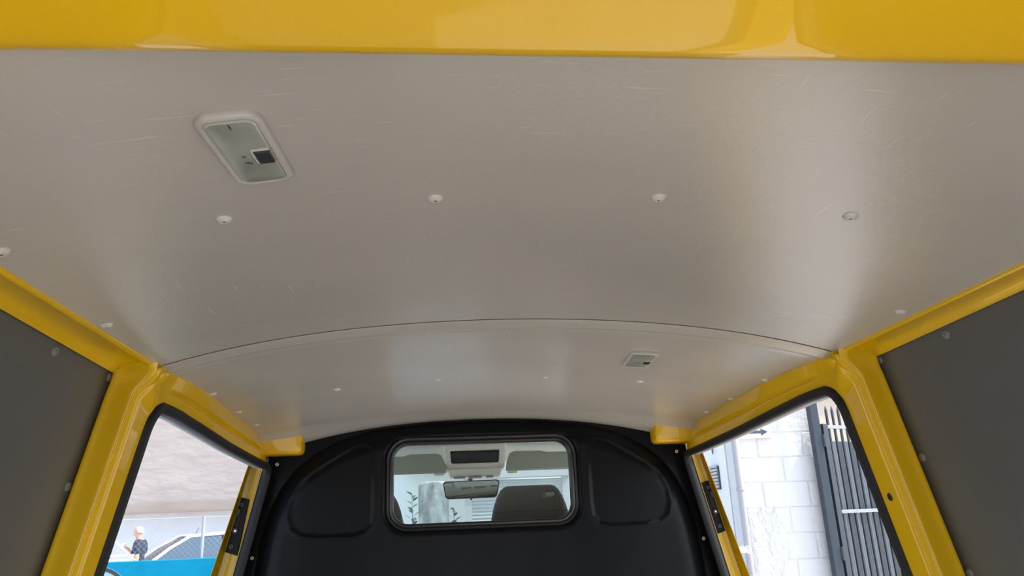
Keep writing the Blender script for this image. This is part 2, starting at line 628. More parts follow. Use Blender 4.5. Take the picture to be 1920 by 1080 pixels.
def seal_path():
    """door opening outline: (y, z, outward 2-D normal) from the lower rear, over the top, to the lower front"""
    yr, yf, R1, R2, zt = 1.453, 2.697, .060, .045, 1.826
    def ztop(y):
        return lerp(y, [1.45, 1.65, 1.8, 2.0, 2.2, 2.45, 2.68], [zt, 1.829, 1.825, 1.818, 1.811, 1.804, 1.799])
    pts = [(yr, z) for z in np.linspace(.66, zt - R1, 26)]
    for a in np.linspace(0, 90, 25)[1:]:
        a = math.radians(a)
        pts.append((yr + R1 - R1 * math.cos(a), zt - R1 + R1 * math.sin(a)))
    for y in np.linspace(yr + R1, yf - R2, 26)[1:]:
        pts.append((y, ztop(y)))
    ze = ztop(yf - R2)
    for a in np.linspace(0, 90, 13)[1:]:
        a = math.radians(a)
        pts.append((yf - R2 + R2 * math.sin(a), ze - R2 + R2 * math.cos(a)))
    pts += [(yf, z) for z in np.linspace(ze - R2, .66, 14)[1:]]
    out = []
    for i, p in enumerate(pts):
        a, c = pts[max(i - 1, 0)], pts[min(i + 1, len(pts) - 1)]
        dx, dz = c[0] - a[0], c[1] - a[1]
        l = math.hypot(dx, dz)
        out.append((p[0], p[1], -dz / l, dx / l))
    return out


for s, side in SIDES:
    wall = empty('wall_' + side, (s * .8, 1.4, FLOOR_Z))
    tag(wall, '%s side of the load bay: yellow frame, grey lining and open side door' % side, 'van wall', kind='structure')
    bpy.context.view_layer.update()

    def P(x, y, z):
        return (s * x - wall.location.x, y - wall.location.y, z - wall.location.z)

    # grey lining board
    rows = []
    for y in np.linspace(.22, 1.373, 14):
        rows.append([P(hw_wall(z, y) + .004, y, z) for z in np.linspace(1.882, FLOOR_Z, 24)])
    lining = MB().grid(rows).build('wall_lining', 'lining', wall, smooth=30)
    lw_ = [(1.135, 1.852), (1.362, 1.857), (1.352, 1.668), (1.352, 1.462), (1.352, 1.25), (.80, 1.835), (.46, 1.82), (.8, 1.3)]
    for y, z in lw_:
        o = bpy.data.objects.new('lining_rivet', lining_rivet)
        link(o, lining)
        o.location = P(hw_wall(z, y) + .0035, y, z)
        o.rotation_euler = Vector((-s, 0, -.22)).to_track_quat('Z', 'Y').to_euler()
        o2 = bpy.data.objects.new('rivet_hole', pin)
        link(o2, lining)
        o2.location = P(hw_wall(z, y) + .0032, y, z)
        o2.rotation_euler = o.rotation_euler

    # yellow roof rail behind the door
    rows = []
    for y in np.linspace(.2, 1.388, 26):
        h0 = hw_edge(y)
        z0 = zc(h0, y)
        h1, z1 = hw_wall(1.873, y), 1.873
        dz = z1 - z0
        w = h1 - h0
        pr = [(0, .006), (-.001, -.001), (.001, -.0045), (.006, -.0055), (.012, -.003), (.018, .0005), (w * .5, .0015), (w - .018, .0), (w - .011, -.004),
              (w - .006, -.0085), (w - .001, -.0105), (w + .003, -.0080), (w + .005, .0)]
        rows.append([P(h0 + a, y, z0 + dz * (a / w) + c) for a, c in pr])
    MB().grid(rows).build('roof_rail', 'yellow', wall, smooth=50)

    # yellow door surround: ring from the seal to the pillar ridge, the ceiling edge and the bulkhead
    path = seal_path()
    YR = 1.362
    def pillar_in(z):
        t = max(0, min(1, (z - 1.825) / .045))
        return hw_wall(z) - .050 - .026 * t * t * (3 - 2 * t)
    def ridge_pt(z):
        return Vector((pillar_in(z), YR, z))
    def edge_pt(y):
        h = hw_edge(y)
        return Vector((h, y, zc(h, y) - .001))
    rows = []
    nrm = Vector((-1, 0, -.22)).normalized()
    for (y, z, ny, nz) in path:
        inner = Vector((hw_door(z, y), y, z))
        top = 0
        if y < 1.60 and z < 1.765:
            outer = ridge_pt(z)
        elif y < 1.52:                                   # rear corner fan
            k = math.atan2(nz, -ny) / (math.pi / 2)
            if k < .5:
                outer = ridge_pt(1.766 + (1.872 - 1.766) * k * 2)
            else:
                f = (k - .5) * 2
                e = edge_pt(1.375 + f * (1.52 - 1.375))
                g = min(1, f * 3)
                outer = ridge_pt(1.872).lerp(e, g)
            top = k
        elif y > 2.64 and z > 1.70 and nz > .02:         # front corner fan
            k = math.atan2(nz, ny) / (math.pi / 2)
            outer = edge_pt(2.722 - k * .07)
        elif y > 2.65:
            outer = Vector((hw_door(z, 2.70), 2.724, z))
        else:
            outer = edge_pt(y)
            top = 1
        row = []
        p = inner - nrm * .02
        row.append(P(p.x, p.y, p.z))
        d3 = outer - inner
        K = 80
        for i in range(K + 1):
            u = 1 - (1 - i / K) ** 1.5
            p = inner + d3 * u
            d = (.006 if y < 2.60 else .002) * min(1, u / .12)
            e = p.y - YR
            if p.y < 1.46 and top < .9:
                fade = max(0, min(1, (1.850 - p.z) / .012))
                d += fade * (-.0045 * math.exp(-((e - .016) / .0055) ** 2))
                d *= min(1, max(0, e / .006)) if top < .5 else 1
            if top > .5:
                k_ = max(0, min(1, (p.y - 1.50) / .06)) * max(0, min(1, (2.64 - y) / .06))
                d += k_ * (.007 * max(0, min(1, (u - .50) / .12)) - .005 * math.exp(-((u - .50) / .05) ** 2))
            p = p + nrm * d
            row.append(P(p.x, p.y, p.z))
        if outer.y < 1.366 + .004 or outer.y > 2.70:
            row.append(P(outer.x + .02, outer.y + (.006 if outer.y > 2.7 else 0), outer.z))
        else:
            row.append(P(outer.x, outer.y, outer.z + .03))
        rows.append(row)
    MB().grid(rows).build('door_surround', 'yellow', wall, smooth=60)

    # rear-facing side of the pillar, blending into the roof rail at its top
    rows = []
    for z in list(np.linspace(.62, 1.80, 30)) + list(np.linspace(1.805, 1.876, 16)) + [1.895]:
        t = max(0, (z - 1.835) / .041)
        back = .022 * (1 - math.sqrt(max(0, 1 - t * t)))
        xw, xr = hw_wall(z, 1.37) + .006, pillar_in(z)
        r = []
        for u, dy in ((0, .010), (.06, .004), (.12, -.0035), (.18, -.005), (.26, -.003), (.45, -.001), (.70, -.001), (.86, -.001), (.93, -.0005), (.97, .0010), (.993, .003), (1.0, .006)):
            r.append(P(xw + (xr - xw) * u, 1.366 - .006 * u + dy - back * (1 if .1 < u < .97 else .4), z))
        rows.append(r)
    MB().grid(rows).build('corner_pillar', 'yellow', wall, smooth=60)

    # bracket tab where pillar and roof rail meet
    b = MB()
    ring = []
    for ins, h in ((0, -.004), (.0012, .0035), (.003, .0055), (.008, .006)):
        rr = []
        for a, c in rrect(.034 - 2 * ins, .040 - 2 * ins, max(.003, .009 - ins), 5):
            z = 1.852 + c
            y = 1.398 + a + c * .15
            rr.append(P(pillar_in(z) + .001 - h, y, z))
        ring.append(rr)
    b.grid(ring, closed_v=True)
    b.f.append(tuple(range(len(b.v) - len(ring[0]), len(b.v))))
    b.build('rail_bracket', 'yellow', wall, smooth=50)

    # small plug on the pillar of the right-hand side
    if s > 0:
        z = 1.60
        o = MB().lathe([(.0001, .002), (.004, .002), (.0045, .003), (.0075, .0025), (.008, 0)], 14).build('pillar_plug', 'gasket', wall, smooth=60)
        o.location = P(hw_door(z, 1.414) - .0055, 1.414, z)
        o.rotation_euler = Vector((-s, 0, -.22)).to_track_quat('Z', 'Y').to_euler()

    # black rubber door seal and the lip outside it
    prof = [(.010, -.004), (.0095, .006), (.006, .013), (0, .0165), (-.007, .016), (-.0125, .0115), (-.0145, .004), (-.013, -.006), (-.008, -.012)]
    rows = []
    for (y, z, ny, nz) in path:
        r = []
        for a, h in prof:
            yy, zz = y + ny * a, z + nz * a
            r.append(P(hw_door(zz, yy) - h, yy, zz - .22 * h))
        rows.append(r)
    MB().grid(rows).build('door_seal', 'rubber', wall, smooth=60)
    rows = []
    for (y, z, ny, nz) in path:
        top = max(0, nz) * (1 if ny < .3 else max(0, 1 - ny))
        frt = max(0, ny)
        rear = max(0, -ny)
        # flange running outwards behind the seal
        r = []
        for a, out in ((-.006, .004), (-.010, .016), (-.012 + .020 * frt, .026 - .008 * frt), (-.010 + .085 * frt + .02 * rear, .058 - .020 * frt), (.0 + .143 * frt + .03 * rear, .085 - .027 * frt)):
            yy, zz = y + ny * a, z + nz * a
            r.append(P(hw_door(zz, y) + out * (1 - .7 * top), yy, zz))
        rows.append(r)
    MB().grid(rows).build('seal_flange', 'lip' if False else 'rubber', wall, smooth=60)
    # drip lip under the top of the opening, its reflected light painted grey
    rows = []
    for (y, z, ny, nz) in path:
        if nz > .75 and y < 2.64:
            rows.append([P(hw_door(z, y) + o_, y, z - d_) for o_, d_ in ((.008, .010), (.014, .0135), (.020, .0145), (.026, .012), (.028, .004))])
    MB().grid(rows).build('drip_lip', 'lip', wall, smooth=60)

    # door jamb of the front pillar with its latch plate
    def jin(z):
        return .830 + .15 * (1.82 - z)

    def jmid(z):
        return .838 + .235 * (1.83 - z)
    rows = []
    for z in np.linspace(1.90, .62, 20):
        a, c = jin(z) - .035, jmid(z)
        rows.append([P(h, y, z) for h, y in ((a, 2.843), (a + .3 * (c - a), 2.842), (c - .004, 2.840), (c, 2.838), (c + .001, 2.815), (c - .002 + .04 * (1.7 - z), 2.790),
                                             (c + .04 * (1.7 - z), 2.789), (c + .002 + .04 * (1.7 - z), 2.795), (c + .002 + .04 * (1.7 - z), 3.05))])
    jamb = MB().grid(rows).build('door_jamb', 'yellow', wall, smooth=35)
    # plate
    b = MB()
    zs = (1.703, 1.51)
    pts = []
    for z, f0, f1 in ((1.700, .0, .95), (1.712, .9, .97), (1.524, .0, .97), (1.512, .0, .97)):
        pass
    pl = [P(jin(z) - .012 + 0, y, z) for z in zs for y in (2.839, 2.832)]
    q = []
    for y in (2.8395, 2.834):
        q.append([P(jin(1.698) - .012, y, 1.698), P(jmid(1.706) - .003, y, 1.706), P(jmid(1.522) - .003, y, 1.522), P(jin(1.508) - .012, y, 1.508)])
    b.grid(q, closed_v=True)
    b.f.append((4, 5, 6, 7))
    plate = b.build('latch_plate', 'bulkhead', jamb, bevel=.0015)
    for z, r, name, dark in ((1.681, .0085, 'plate_screw', 0), (1.540, .0085, 'plate_screw', 0), (1.592, .0125, 'striker_ring', 1)):
        xm = jin(z) * .5 + jmid(z) * .5 - .002
        o = MB().lathe([(.0001, .0015), (r * .4, .0015), (r * .45, .004), (r * .8, .004), (r, 0)], 18).build(name, 'gasket' if dark else 'mirror_body', jamb, smooth=50)
        o.location = P(xm, 2.834, z)
        o.rotation_euler = (math.radians(90), 0, 0)
        o = MB().lathe([(.0001, .0048), (r * .30, .0048), (r * .36, .001)], 6).build('bolt_head', 'steel' if dark else 'hole', jamb)
        o.location = P(xm, 2.8345, z)
        o.rotation_euler = (math.radians(90), 0, 0)
    b = MB()
    q = [[P((jin(1.635) + jmid(1.635)) / 2 + a + .0 * c, y, 1.634 + c) for a, c in [(p[0] - .22 * p[1], p[1]) for p in rrect(.018, .062, .006, 5)]] for y in (2.8345, 2.832)]
    b.grid(q, closed_v=True)
    b.f.append(tuple(range(len(q[0]), 2 * len(q[0]))))
    b.build('latch_slot', 'hole', jamb)
    b = MB()
    q = [[P((jin(1.65) + jmid(1.65)) / 2 + .001 + a, y, 1.655 + c) for a, c in [(p[0] - .22 * p[1], p[1]) for p in rrect(.012 - i, .024 - i, .005, 5)]] for y, i in ((2.8345, 0), (2.827, 0), (2.825, .003))]
    b.grid(q, closed_v=True)
    b.f.append(tuple(range(2 * len(q[0]), 3 * len(q[0]))))
    b.build('latch_tongue', 'mirror_body', jamb, smooth=40)

    # yellow cross-member end in the upper front corner
    pr = [(.790, 1.925), (.6325, 1.925), (.6315, 1.858)]
    for a in np.linspace(0, 90, 8):
        a = math.radians(a)
        pr.append((.6315 + .018 - .018 * math.cos(a), 1.857 - .018 * math.sin(a)))
    pr += [(.70, 1.8385), (.742, 1.8375), (.790, 1.8375)]
    pr = [(p[0], p[1]) for p in pr]
    rows = []
    n_ = len(pr)
    for y, ins in ((2.748, 0), (2.690, 0), (2.682, .0015), (2.677, .005), (2.675, .010)):
        cx_, cz_ = .72, 1.89
        rows.append([P(x + (cx_ - x) * ins / max(.02, abs(x - cx_)) if abs(x - cx_) > 1e-6 else x, y - .55 * max(0, x - .745) - .0, z + (cz_ - z) * ins / max(.02, abs(z - cz_)) if z < 1.92 else z) for x, z in pr])
    b = MB()
    b.grid(rows, closed_v=True)
    b.f.append(tuple(range(len(b.v) - n_, len(b.v))))
    b.build('corner_gusset', 'yellow', wall, smooth=50)

    # yellow pillar beside the tailgate opening
    rows = []
    for z in np.linspace(1.93, FLOOR_Z - .1, 18):
        h = hw_wall(z, .3)
        rows.append([P(h + a, y, z) for a, y in ((.012, .40), (-.020, .385), (-.030, .36), (-.034, .25), (-.028, .13), (-.012, .095), (.03, .085), (.11, .09))])
    MB().grid(rows).build('tailgate_pillar', 'yellow', wall, smooth=50)

    # outer skin of the rear quarter, sill under the door
    rows = []
    for y in np.linspace(.12, 1.50, 8):
        rows.append([P(hw_wall(z) + .10, y, z) for z in (1.96, 1.85, 1.6, 1.3, .95, .6, .35)])
    MB().grid(rows).build('outer_skin', 'yellow', wall, smooth=30)
    rows = [[P(hw_wall(z, 1.3) + a, y, z) for z, a in ((1.89, -.01), (1.3, 0.0), (.62, 0.0))] for y in (1.372,)]
    rows = [[P(h, y, z) for h, z in ((.79, .655), (.80, .670), (.86, .668), (.95, .64), (.96, .35))] for y in (1.45, 2.80)]
    MB().grid(rows).build('door_sill', 'yellow', wall, smooth=30)

# ---- outer roof
rows = []
for y in np.linspace(.05, 3.95, 24):
    dz = -.14 * max(0, (y - 3.0) / .95) ** 2
    rows.append([(x, y, 2.045 - .075 * (abs(x) / .8) ** 3 - (.01 if abs(x) > .85 else 0) + dz) for x in np.concatenate(([-.86], np.linspace(-.845, .845, 25), [.86]))])
tag(MB().grid(rows).build('van_roof', 'yellow', None, smooth=40), 'yellow outer roof skin above the headliner', 'roof', kind='structure')

# ---- floor of the van
b = MB().box(-.86, .86, .10, 4.2, FLOOR_Z - .05, FLOOR_Z)
tag(b.build('floor', 'floor', None), 'worn board floor of the load bay', 'floor', kind='structure')

# ------------------------------------------------------------------ bulkhead
BULGE = [(0, 1.942), (.20, 1.938), (.38, 1.920), (.505, 1.888), (.60, 1.838), (.66, 1.79), (.705, 1.73), (.742, 1.65), (.765, 1.56), (.78, 1.44), (.80, 1.2), (.80, .66), (0, .66)]
POCKET = [(.385, 1.835), (.395, 1.857), (.420, 1.868), (.455, 1.862), (.600, 1.775), (.640, 1.735), (.664, 1.680), (.668, 1.630), (.655, 1.590), (.625, 1.568),
          (.560, 1.561), (.450, 1.560), (.410, 1.570), (.388, 1.595), (.383, 1.64)]


def sdf(poly, X, Z, skip_axis=False):
    """signed distance, positive inside"""
    X = np.abs(X)
    n = len(poly)
    d = np.full(X.shape, 1e9)
    ins = np.zeros(X.shape, bool)
    for i in range(n):
        (ax, az), (bx, bz) = poly[i], poly[(i + 1) % n]
        if not (skip_axis and ax < 1e-6 and bx < 1e-6):
            ex, ez = bx - ax, bz - az
            t = np.clip(((X - ax) * ex + (Z - az) * ez) / (ex * ex + ez * ez), 0, 1)
            d = np.minimum(d, np.hypot(X - ax - t * ex, Z - az - t * ez))
        c = ((az > Z) != (bz > Z)) & (X < (bx - ax) * (Z - az) / (bz - az + 1e-12) + ax)
        ins ^= c
    return np.where(ins, d, -d)


def sst(a, b_, x):
    t = np.clip((x - a) / (b_ - a), 0, 1)
    return t * t * (3 - 2 * t)


NU, NV = 330, 240
us = np.linspace(-1, 1, NU + 1)
vs_ = np.linspace(0, 1, NV + 1)
X = np.zeros((NV + 1, NU + 1))
Z = np.zeros((NV + 1, NU + 1))
for i, v in enumerate(vs_):
    v2 = v ** .75
    for j, u in enumerate(us):
        xt = u * .75
        zt = zc(xt, 2.76) + .004
        z = .63 + v2 * (zt - .63)
        X[i, j] = u * (hw_wall(z) + .028)
        Z[i, j] = z
sb = sdf(BULGE, X, Z, True)
depth = .050 * np.sin(np.clip(sb / .085, 0, 1) * math.pi / 2) ** .9
pk = sdf(POCKET, X, Z)
depth = depth - .006 * sst(-.004, .010, pk) + .0025 * np.exp(-((pk + .007) / .006) ** 2)
WIN = (0, 1.7255, .636, .275, .055)        # glass centre x, z, width, height, corner


def rr_sdf(Xa, Za, w, h, r):
    qx = np.abs(Xa - WIN[0]) - (w / 2 - r)
    qz = np.abs(Za - WIN[1]) - (h / 2 - r)
    return -(np.hypot(np.maximum(qx, 0), np.maximum(qz, 0)) + np.minimum(np.maximum(qx, qz), 0) - r)


ws = rr_sdf(X, Z, .69, .33, .075)
depth = depth - .018 * sst(-.012, .02, ws)
Yb = 2.752 - depth
verts = np.stack([X, Yb, Z], -1).reshape(-1, 3)
inside = rr_sdf(X, Z, WIN[2] + .030, WIN[3] + .030, .065) > 0
faces = []
for i in range(NV):
    for j in range(NU):
        if inside[i, j] and inside[i + 1, j] and inside[i, j + 1] and inside[i + 1, j + 1]:
            continue
        a = i * (NU + 1) + j
        faces.append((a, a + 1, a + NU + 2, a + NU + 1))
wf = empty('wall_front', (0, 2.75, FLOOR_Z))
tag(wf, 'black moulded bulkhead with window between load bay and cab', 'bulkhead', kind='structure')
bpy.context.view_layer.update()
me = bpy.data.meshes.new('partition_shell')
me.from_pydata([tuple(p) for p in verts], [], faces)
me.materials.append(M['bulkhead'])
me.shade_smooth()
shell = link(bpy.data.objects.new('partition_shell', me))
shell.parent = wf
shell.matrix_parent_inverse = wf.matrix_world.inverted()
bpy.context.view_layer.update()

# gasket round the window, two beads
for nm, pr in (('window_gasket', [(.024, .004), (.023, -.006), (.019, -.010), (.014, -.009), (.011, -.005), (.008, -.008), (.003, -.010), (-.001, -.007), (-.003, .0), (-.003, .03), (.016, .04)]),):
    rows = []
    for e, y in pr:
        rows.append([(x, 2.716 + y, z) for x, z in rrect(WIN[2] + 2 * e, WIN[3] + 2 * e, WIN[4] + e, 8, WIN[0], WIN[1])])
    o = MB().grid(rows, closed_v=True).build(nm, 'gasket', None, smooth=50)
    cwb(o, wf)
o = MB()
o.add([(x, 2.722, z) for x, z in rrect(WIN[2] + .006, WIN[3] + .006, WIN[4], 8, WIN[0], WIN[1])], [tuple(range(36))])
o = o.build('window_1', 'pane', None)
tag(o, 'rounded clear window in the black bulkhead', 'window', kind='structure')
# screws along the flange
brv = MB().lathe([(.0001, .0015), (.0022, .0015), (.0024, .0042), (.0055, .0040), (.0068, 0)], 16).mesh('flange_screw')
brv.materials.append(M['steel'])
brv.shade_smooth()
bhole = MB().lathe([(.0001, .0022), (.0024, .0022)], 10).mesh('screw_recess')
bhole.materials.append(M['hole'])
for s in (-1, 1):
    for x, z in ((.727, 1.811), (.793, 1.501), (.825, 1.2), (.835, .9)):
        for mesh_, nm in ((brv, 'flange_screw'), (bhole, 'screw_recess')):
            o = link(bpy.data.objects.new(nm, mesh_))
            o.location = (s * x, 2.7515, z)
            o.rotation_euler = (math.radians(90), 0, 0)
            cwb(o, shell)
# added black sheet: stands in for shade in the flange gap, stops light leaks
for s in (-1, 1):
    b = MB()
    rows = [[(s * h, y, z) for h, y in ((hw_wall(z) + .014, 2.728), (hw_wall(z) + .020, 2.775), (hw_wall(z) + .042, 2.85), (hw_wall(z) + (.13 if z > 1.80 else .085), 2.862))] for z in np.linspace(1.96, .63, 14)]
    b.grid(rows)
    cwb(b.build('gap_shade_sheet', 'gasket', None, smooth=40), wf)

# ------------------------------------------------------------------ cab
rows = []
for y, z, w in ((2.79, 1.955, .74), (3.0, 1.965, .74), (3.25, 1.962, .72), (3.42, 1.955, .70), (3.55, 1.938, .68), (3.66, 1.908, .66), (3.72, 1.882, .64), (3.74, 1.876, .64)):
    rows.append([(w * u, y, z - .05 * abs(u) ** 3) for u in np.linspace(-1, 1, 17)])
tag(MB().grid(rows).build('cab_headliner', 'cab_grey', None, smooth=60), 'pale grey cab headliner seen through the bulkhead window', 'ceiling', kind='structure')


def visor(x0, x1, label):
    root = empty('sun_visor', ((x0 + x1) / 2, 3.55, 1.857))
    tag(root, label, 'sun visor', 'cab sun visors')
    w = x1 - x0
    sgn = 1 if x0 > 0 else -1
    # outline in (x, v); the top edge steps down towards the door
    pts = [(-w / 2, -.046), (w / 2 - .004, -.046), (w / 2, -.042), (w / 2 - .004, -.01), (w / 2 - .022, .040), (w / 2 - .045, .050), (w / 2 - .165, .049), (w / 2 - .20, .040), (-w / 2, .038)]
    if sgn > 0:
        pts = [(-p[0], p[1]) for p in reversed(pts)]
    b = MB()
    b.prism(pts, -.011, .011, 'y')
    v = b.build('visor_board', 'visor', root, bevel=.006)
    v.rotation_euler = (math.radians(-28), 0, 0)
    b = MB().tube([(-sgn * w / 2 + sgn * .01, 0, 0), (-sgn * w / 2 + sgn * .055, 0, 0)], .005)
    p = b.build('visor_pivot', 'cab_grey', root, smooth=40)
    p.location = (0, .02, -.048)
    return root


visor(-.70, -.131, 'left grey sun visor folded up beside the overhead console')
visor(.146, .70, 'right grey sun visor folded up beside the overhead console')

root = empty('overhead_console', (0.003, 3.53, 1.80))
tag(root, 'grey overhead console with a dark recess above the mirror', 'console')


def frame_loop(pts_rows, b=None):
    b = b or MB()
    b.grid(pts_rows, closed_v=True)
    return b


rows = []
for e, y in ((.006, .14), (.006, .02), (.003, .005), (-.002, .0), (-.020, .0), (-.024, .006)):
    w0 = .273
    rows.append([(x * (1 + .10 * (z - .07) / .13), y - .35 * (z - .07), z) for x, z in rrect(w0 + 2 * e, .104 + 2 * e, .008, 4, 0, .082)])
frame_loop(rows).build('console_frame', 'cab_grey', root, smooth=35)
rows = []
for e, y in ((-.024, .006), (-.028, .03), (-.030, .06)):
    rows.append([(x * (1 + .10 * (z - .07) / .13), y - .35 * (z - .07), z) for x, z in rrect(.273 + 2 * e, .104 + 2 * e, .006, 4, 0, .082)])
b = frame_loop(rows)
b.f.append(tuple(range(len(b.v) - len(rows[0]), len(b.v))))
b.build('console_recess', 'console_dark', root, smooth=35)
b = MB()
b.add([(x, y, z) for x, y, z in [(-.128, -.0, .028), (.128, -.0, .028), (.118, .02, -.006), (-.118, .02, -.006), (-.128, .12, .03), (.128, .12, .03), (.118, .10, -.008), (-.118, .10, -.008)]],
      [(0, 1, 2, 3), (3, 2, 6, 7), (0, 3, 7, 4), (1, 5, 6, 2), (4, 7, 6, 5), (0, 4, 5, 1)])
b.build('console_chin', 'cab_grey', root, bevel=.006)
for x0, x1 in ((-.100, -.045), (-.030, .03), (.05, .085)):
    MB().box(x0, x1, .012, .03, -.014, -.004).build('reading_lamp', 'lens', root, bevel=.003)

root = empty('rear_view_mirror', (-.0125, 3.70, 1.744))
tag(root, 'wide interior mirror hanging below the overhead console', 'mirror')
pts = rrect(.262, .082, .016, 5)
pts = [(x * (1 + .06 * z / .04), z) for x, z in pts]
b = MB()
rows = []
for e, y in ((.0, .002), (.0015, .010), (.0, .022), (-.02, .036)):
    rows.append([(x * (1 + 2 * e / .26), y, z * (1 + 2 * e / .08)) for x, z in pts])
b.grid(rows, closed_v=True)
b.f.append(tuple(range(len(b.v) - len(pts), len(b.v))))
mh = b.build('mirror_housing', 'mirror_body', root, smooth=40)
b = MB()
b.add([(x * .965, .0015, z * .90) for x, z in pts], [tuple(range(len(pts)))])
mg = b.build('mirror_glass', 'mirror', root)
for o in (mh, mg):
    o.rotation_euler = (math.radians(-6), 0, math.radians(-7))
MB().tube([(0, .03, .0), (0, .07, .03), (0, .095, .075)], [.012, .009, .014], 10).build('mirror_stem', 'mirror_body', root, smooth=50)
MB().tube([(-.004, .010, -.043), (.004, .010, -.047)], .006, 8).build('dimming_lever', 'mirror_body', root, smooth=50)


def seat(cx, label):
    root = empty('cab_seat', (cx, 3.12, FLOOR_Z))
    tag(root, label, 'seat', 'cab seats')
    def soft(prof, y0, y1, name, mat_='seat', nb=7):
        # prof: list of (z, half width); cross-sections rounded in y
        rows = []
        for z, hw, th in prof:
            ym = (y0 + y1) / 2
            rows.append([(hw * math.copysign(abs(math.cos(t)) ** .45, math.cos(t)), ym + th * (y1 - y0) / 2 * math.copysign(abs(math.sin(t)) ** .6, math.sin(t)), z)
                         for t in [2 * math.pi * k / 28 for k in range(28)]])
        b = MB()
        b.grid(rows, closed_v=True)
        b.f.append(tuple(range(28)))
        b.f.append(tuple(range(len(b.v) - 28, len(b.v))))
        return b.build(name, mat_, root, smooth=60)
    z0 = 1.51 - FLOOR_Z
    soft([(z0 + .0, .150, .75), (z0 + .03, .160, .9), (z0 + .09, .157, 1), (z0 + .135, .146, 1), (z0 + .17, .133, 1), (z0 + .195, .118, .95), (z0 + .208, .104, .8), (z0 + .213, .09, .45)], -.075, .04, 'headrest')
    soft([(.42, .22, .9), (.5, .25, 1), (.7, .25, 1), (.82, .235, 1), (.88, .215, .8), (.895, .19, .5)], -.07, .07, 'backrest')
    soft([(.20, .22, .95), (.26, .25, 1), (.36, .25, 1), (.41, .23, .9), (.42, .2, .7)], .0, .52, 'seat_cushion')
    MB().box(-.16, .16, .05, .45, 0, .22).build('seat_base', 'dash', root, bevel=.02)
    for x in (-.06, .06):
        MB().tube([(x, -.01, .86), (x, -.015, .95)], .007).build('headrest_post', 'steel', root, smooth=40)
    b = MB()
    rows = []
    for e, y in ((0, -.0765), (0, -.081), (-.003, -.082)):
        rows.append([(x + .072, y + .004, z) for x, z in rrect(.056 + 2 * e, .032 + 2 * e, .007, 4, 0, z0 + .174)])
    b.grid(rows, closed_v=True)
    b.f.append(tuple(range(len(b.v) - len(rows[0]), len(b.v))))
    b.build('headrest_clip', 'console_dark', root, smooth=40)
    MB().box(.060, .094, -.0835, -.078, z0 + .168, z0 + .182).build('clip_plate', 'visor', root, bevel=.001)
    MB().tube([(hw, -.0765 + .014 * (abs(hw) / .145) ** 6, z0 + .110 + .004 * (1 - (hw / .15) ** 2)) for hw in np.linspace(-.148, .148, 13)], .0018, 6).build('headrest_seam', 'gasket', root, smooth=60)
    return root


seat(.205, 'dark grey cab seat filling the right of the bulkhead window')
seat(-.458, 'dark cab seat just showing at the window left edge')

# windscreen, cab sides, dashboard
o = MB()
rows = []
for y, z in ((3.735, 1.885), (4.05, 1.59), (4.45, 1.20)):
    rows.append([(x, y - .12 * (x / .75) ** 2, z) for x in np.linspace(-.74, .74, 13)])
o.grid(rows)
ws_ = o.build('window_2', 'cab_glass', None, smooth=60)
tag(ws_, 'pale green tinted windscreen of the cab', 'window', kind='structure')
b = MB()
rows = [[(-.78, 4.44, 1.16), (0, 4.52, 1.17), (.78, 4.44, 1.16)], [(-.78, 4.2, 1.18), (0, 4.2, 1.20), (.78, 4.2, 1.18)], [(-.78, 3.75, 1.14), (0, 3.72, 1.16), (.78, 3.75, 1.14)], [(-.78, 3.75, .62), (0, 3.75, .62), (.78, 3.75, .62)]]
b.grid(rows)
tag(b.build('dashboard', 'dash', None, smooth=40), 'dark dashboard under the windscreen', 'dashboard', kind='structure')
# round sticker with bars low on the windscreen
st = empty('windscreen_sticker', (-.335, 4.003, 1.588))
tag(st, 'small dark sticker low on the left of the windscreen', 'sticker')
MB().lathe([(.0001, 0), (.006, 0), (.006, .001), (.0001, .001)], 14, axis=(0, 1, 0)).build('sticker_dot', 'hole', st)
for k, w in enumerate((.022, .03, .026)):
    MB().box(-.012, -.012 + w, -.0005, .0005, -.020 - k * .011, -.016 - k * .011).build('sticker_bar', 'arrow', st)
for s, n_ in ((-1, 1), (1, 2)):
    b = MB()
    rows = [[(s * h, y, z) for z, h in ((1.18, .905), (.9, .95), (.35, .95))] for y in (2.9, 3.4, 4.0, 4.5)]
    b.grid(rows)
    d = b.build('door_%d' % n_, 'yellow', None, smooth=40, solid=.04)
    tag(d, 'lower half of the %s cab door' % ('left' if s < 0 else 'right'), 'door', kind='structure')
    b = MB().tube([(s * .70, 3.66, 1.90), (s * .78, 4.02, 1.56), (s * .84, 4.40, 1.18)], .035, 10)
    tag(b.build('trim_%d' % (n_ + 1), 'cab_grey', None, smooth=50), '%s windscreen pillar of the cab' % ('left' if s < 0 else 'right'), 'pillar', kind='structure')
rows = [[(x, 4.46, 1.15), (x, 4.9, 1.0), (x, 5.0, .8), (x, 5.02, .35)] for x in (-.85, -.4, 0, .4, .85)]
tag(MB().grid(rows).build('bonnet', 'yellow', None, smooth=30), 'yellow bonnet ahead of the windscreen', 'bonnet', kind='structure')

# ------------------------------------------------------------------ outside
b = MB().box(-40, 40, -40, 40, -.2, 0)
tag(b.build('ground', 'ground', None), 'pale concrete yard around the van', 'ground', kind='structure')

